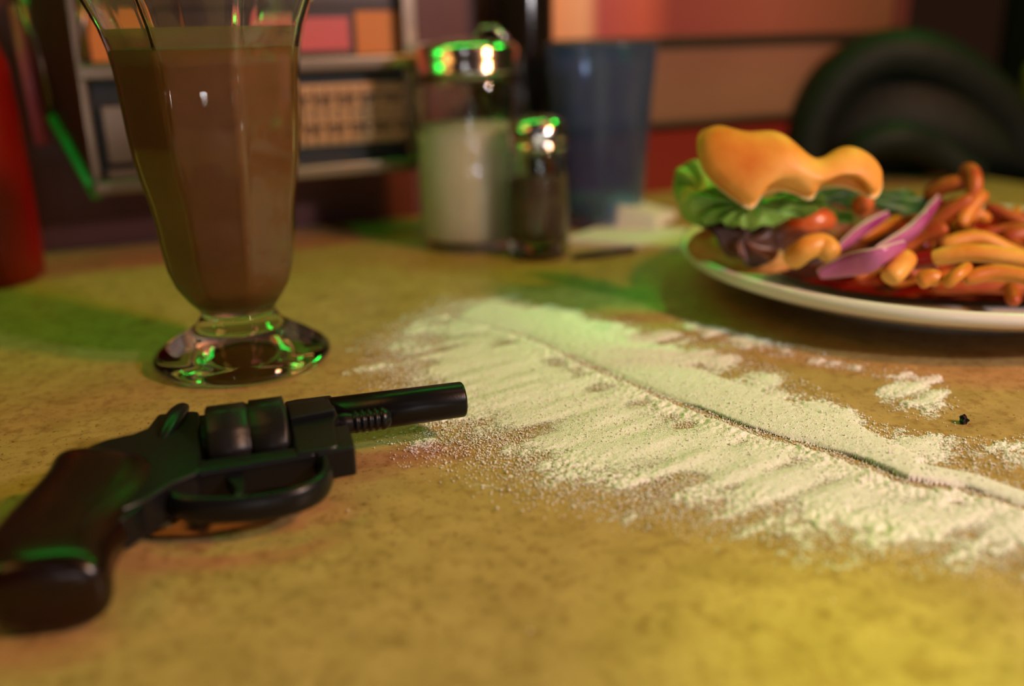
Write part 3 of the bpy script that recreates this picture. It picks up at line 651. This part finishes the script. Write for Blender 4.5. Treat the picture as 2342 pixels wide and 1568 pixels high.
def inpoly(X, Y, L):
    ins = np.zeros(X.shape, bool); n = len(L)
    for i in range(n):
        a, b = L[i], L[(i+1) % n]
        c = ((a[1] > Y) != (b[1] > Y)) & (X < (b[0]-a[0])*(Y-a[1])/(b[1]-a[1]+1e-12)+a[0]); ins ^= c
    return ins
def region(X, Y, px, soft):
    L = seglist(px); d, _, _ = dline(X, Y, np.vstack([L, L[:1]])); s = np.where(inpoly(X, Y, L), d, -d)
    return np.clip(s/soft, -1, 1)        # -1 outside .. 1 inside
step = .00055
xs = np.arange(-.13, .30, step); ys = np.arange(.20, .56, step); X, Y = np.meshgrid(xs, ys, indexing='ij')
def sm(a, b, x): t = np.clip((x-a)/(b-a), 0, 1); return t*t*(3-2*t)
groove = seglist([(1040, 728), (1200, 770), (1400, 862), (1560, 930), (1700, 985), (1850, 1022), (1960, 1062), (2070, 1108), (2200, 1122), (2420, 1190)])
gd, gs, gt = dline(X, Y, groove); g = gd*gs            # >0 beyond the groove (ridge side)
n1 = vnoise(X, Y, 60, 1); n2 = vnoise(X, Y, 160, 2); n3 = vnoise(X, Y, 450, 3); n4 = vnoise(X, Y, 1100, 4)
ca, sa = math.cos(math.radians(35)), math.sin(math.radians(35)); str_ = vnoise((X*ca+Y*sa)*.25, -X*sa+Y*ca, 170, 5)
# near sheet
near = region(X, Y, [(1060, 703), (1120, 700), (1300, 815), (1560, 935), (1850, 1025), (2080, 1112), (2500, 1170), (2600, 1330), (2342, 1275), (2000, 1215), (1700, 1170), (1400, 1110), (1200, 1050), (1060, 985), (980, 900), (930, 850), (930, 790)], .030)
lip = np.exp(-((g+.004)/.0045)**2)*(near > -.3)
bare = np.exp(-((g-.0015)/.0018)**2)*sm(.42, .6, gt)*sm(1.0, .75, gt)
# long ridge beyond the groove
rw = .0185-.0125*sm(.35, 1, gt)
rid = np.clip(1-((g-rw-.0008)/rw)**2, 0, 1)**.6*(gt > .001)*(1-.35*sm(.75, 1, gt))
far = region(X, Y, [(1100, 690), (1250, 705), (1560, 775), (1760, 850), (1860, 905), (1990, 985), (2150, 1010), (2300, 1030), (2260, 1070), (2100, 1055), (1930, 985), (1700, 900), (1400, 800)], .008)
d1 = region(X, Y, [(2070, 850), (2120, 860), (2160, 920), (2150, 965), (2060, 940), (2030, 910)], .006)
d2 = region(X, Y, [(2290, 1035), (2420, 985), (2430, 1030), (2290, 1060)], .006)
d3 = region(X, Y, [(1560, 740), (1700, 765), (1900, 820), (2040, 860), (1900, 835), (1680, 790)], .006)
OUT_ = -.006; h = OUT_ + 0*X
h = np.maximum(h, np.where(near > -.99, near*np.where(near < 0, .0010, .0013)+.0002+(str_-.5)*.0013+(n1-.5)*.0010+lip*.0007, OUT_))
h = h-.0022*np.exp(-(g/.0016)**2)*(near > -.5)-bare*.002
h = np.maximum(h, np.where(rid > .02, rid*.0034-.0003-.0022*np.exp(-((g-.001)/.0016)**2)*(gt > .05)*sm(0, .2, gt), OUT_))
h = np.maximum(h, np.where(far > -.99, far*.0007+(n1-.5)*.0024+(str_-.5)*.0014-.0002, OUT_))
for q in (d1, d2, d3): h = np.maximum(h, np.where(q > -.99, q*.0005+(n2-.5)*.0012+(str_-.5)*.0016-.0001, OUT_))
h = np.where((np.abs(g-.0012-.0008*(n2-.5)) < .0022*sm(.10, .42, gt)*sm(1.05, .8, gt)*(.45+n1)), h*.15-.0009, h)
edge = (1-sm(.0, .75, near))*(g < .001)
h = h+(n2-.5)*.00025+(n3-.5)*(.00022+.0010*edge)+(n4-.5)*(.00022+.0011*edge+.0010*((h < .0006) & (g > 0)))
keep = h > 0
hz = np.where(keep, h, 0)+.00008
nx, ny = X.shape; idx = np.arange(nx*ny).reshape(nx, ny)
q = np.stack([idx[:-1, :-1], idx[1:, :-1], idx[1:, 1:], idx[:-1, 1:]], -1).reshape(-1, 4)
kq = (keep[:-1, :-1].astype(int)+keep[1:, :-1]+keep[1:, 1:]+keep[:-1, 1:]).reshape(-1) >= 2
q = q[kq]; used, inv = np.unique(q, return_inverse=True); q = inv.reshape(-1, 4)
cvr = sm(-.0002, .0016, h)*.50+.36+(n1-.5)*.12+(str_-.5)*.16+.14*np.clip(lip, 0, 1)+.2*sm(.03, .14, X)*(near > 0)+.2*(rid > .25)+.14*(((d1 > -.99) | (d2 > -.99) | (far > -.99)) & (g > .01))
cvr = np.where(near > .999, cvr+.05, cvr); cvr = cvr.ravel()[used]
V = np.stack([X.ravel()[used], Y.ravel()[used], hz.ravel()[used]], -1)
me = bpy.data.meshes.new('spilled_powder'); me.vertices.add(len(V)); me.vertices.foreach_set('co', V.astype(np.float32).ravel())
me.loops.add(len(q)*4); me.loops.foreach_set('vertex_index', q.astype(np.int32).ravel()); me.polygons.add(len(q))
me.polygons.foreach_set('loop_start', np.arange(0, len(q)*4, 4, dtype=np.int32)); me.polygons.foreach_set('loop_total', np.full(len(q), 4, np.int32))
me.update(); me.validate(); me.polygons.foreach_set('use_smooth', np.ones(len(q), bool)); ca_ = me.attributes.new('cover', 'FLOAT', 'POINT'); ca_.data.foreach_set('value', cvr.astype(np.float32)); me.materials.append(M_['powder_sheet'])
po = link(bpy.data.objects.new('spilled_powder', me)); tag(po, 'white powder spread across the table with one long raised line', 'powder', kind='stuff')
# loose grains
def hfield(a, b):
    i = np.clip(((a-xs[0])/step).astype(int), 0, nx-1); j = np.clip(((b-ys[0])/step).astype(int), 0, ny-1); return hz[i, j], near[i, j], far[i, j], d1[i, j], d2[i, j], d3[i, j]
N = 900000
a = rng.uniform(-.13, .30, N); b = rng.uniform(.2, .56, N); hh, ne, fa, e1, e2, e3 = hfield(a, b)
# wide halo round the sheets
halo = region(a, b, [(980, 690), (1200, 690), (2300, 1100), (2500, 1200), (2600, 1420), (2342, 1330), (2000, 1300), (1600, 1260), (1200, 1190), (900, 1080), (790, 1010), (850, 880), (780, 780)], .045)
halo2 = region(a, b, [(1850, 960), (2000, 960), (2200, 990), (2342, 1000), (2450, 1060), (2250, 1080), (2080, 1060)], .015)
pr = np.where(hh > .0003, .10, 0)+np.where(hh <= .0003, .5*np.clip(halo, 0, 1)**1.1+.75*np.clip(ne+.95, 0, 1)**1.5*(halo > -1)+.25*np.clip(halo2, 0, 1)+.2*(fa > -.95)+.1*((e1 > -.95) | (e2 > -.95) | (e3 > -.95)), 0)+.0004
kp = rng.random(N) < pr*.30; a, b, hh = a[kp], b[kp], hh[kp]; n = len(a); print('grains', n)
oc = np.array([(1,0,0),(-1,0,0),(0,1,0),(0,-1,0),(0,0,1),(0,0,-1)], float); of = np.array([(0,2,4),(2,1,4),(1,3,4),(3,0,4),(2,0,5),(1,2,5),(3,1,5),(0,3,5)])
rad = rng.uniform(.00014, .00042, n)*np.where(rng.random(n) < .02, 1.7, 1)
ang = rng.uniform(0, 6.28, n); c_, s_ = np.cos(ang), np.sin(ang)
vx = oc[None, :, :]*rad[:, None, None]*rng.uniform(.7, 1.3, (n, 1, 3))
vv = np.stack([vx[..., 0]*c_[:, None]-vx[..., 1]*s_[:, None]+a[:, None], vx[..., 0]*s_[:, None]+vx[..., 1]*c_[:, None]+b[:, None], vx[..., 2]+(hh+rad*.8)[:, None]], -1).reshape(-1, 3)
ff = (of[None]+6*np.arange(n)[:, None, None]).reshape(-1, 3)
me = bpy.data.meshes.new('loose_grains'); me.vertices.add(len(vv)); me.vertices.foreach_set('co', vv.astype(np.float32).ravel())
me.loops.add(len(ff)*3); me.loops.foreach_set('vertex_index', ff.astype(np.int32).ravel()); me.polygons.add(len(ff))
me.polygons.foreach_set('loop_start', np.arange(0, len(ff)*3, 3, dtype=np.int32)); me.polygons.foreach_set('loop_total', np.full(len(ff), 3, np.int32))
me.update(); me.validate(); me.materials.append(M_['powder'])
po = link(bpy.data.objects.new('loose_grains', me)); tag(po, 'loose white grains scattered around the powder between revolver and plate', 'grains', kind='stuff')
# black crumb
cb = T(2203, 968); mb = MB()
bm = bmesh.new(); bmesh.ops.create_icosphere(bm, subdivisions=2, radius=.0021)
for v_ in bm.verts: v_.co *= random.uniform(.65, 1.15)
bm.verts.ensure_lookup_table(); mb.add([tuple(v_.co) for v_ in bm.verts], [tuple(x.index for x in f_.verts) for f_ in bm.faces]); bm.free()
tag(mb.build('black_crumb', M_['crumb_black'], loc=(cb[0], cb[1], .0017), smooth=False), 'tiny black crumb lying on the bare table right of the powder line', 'crumb')
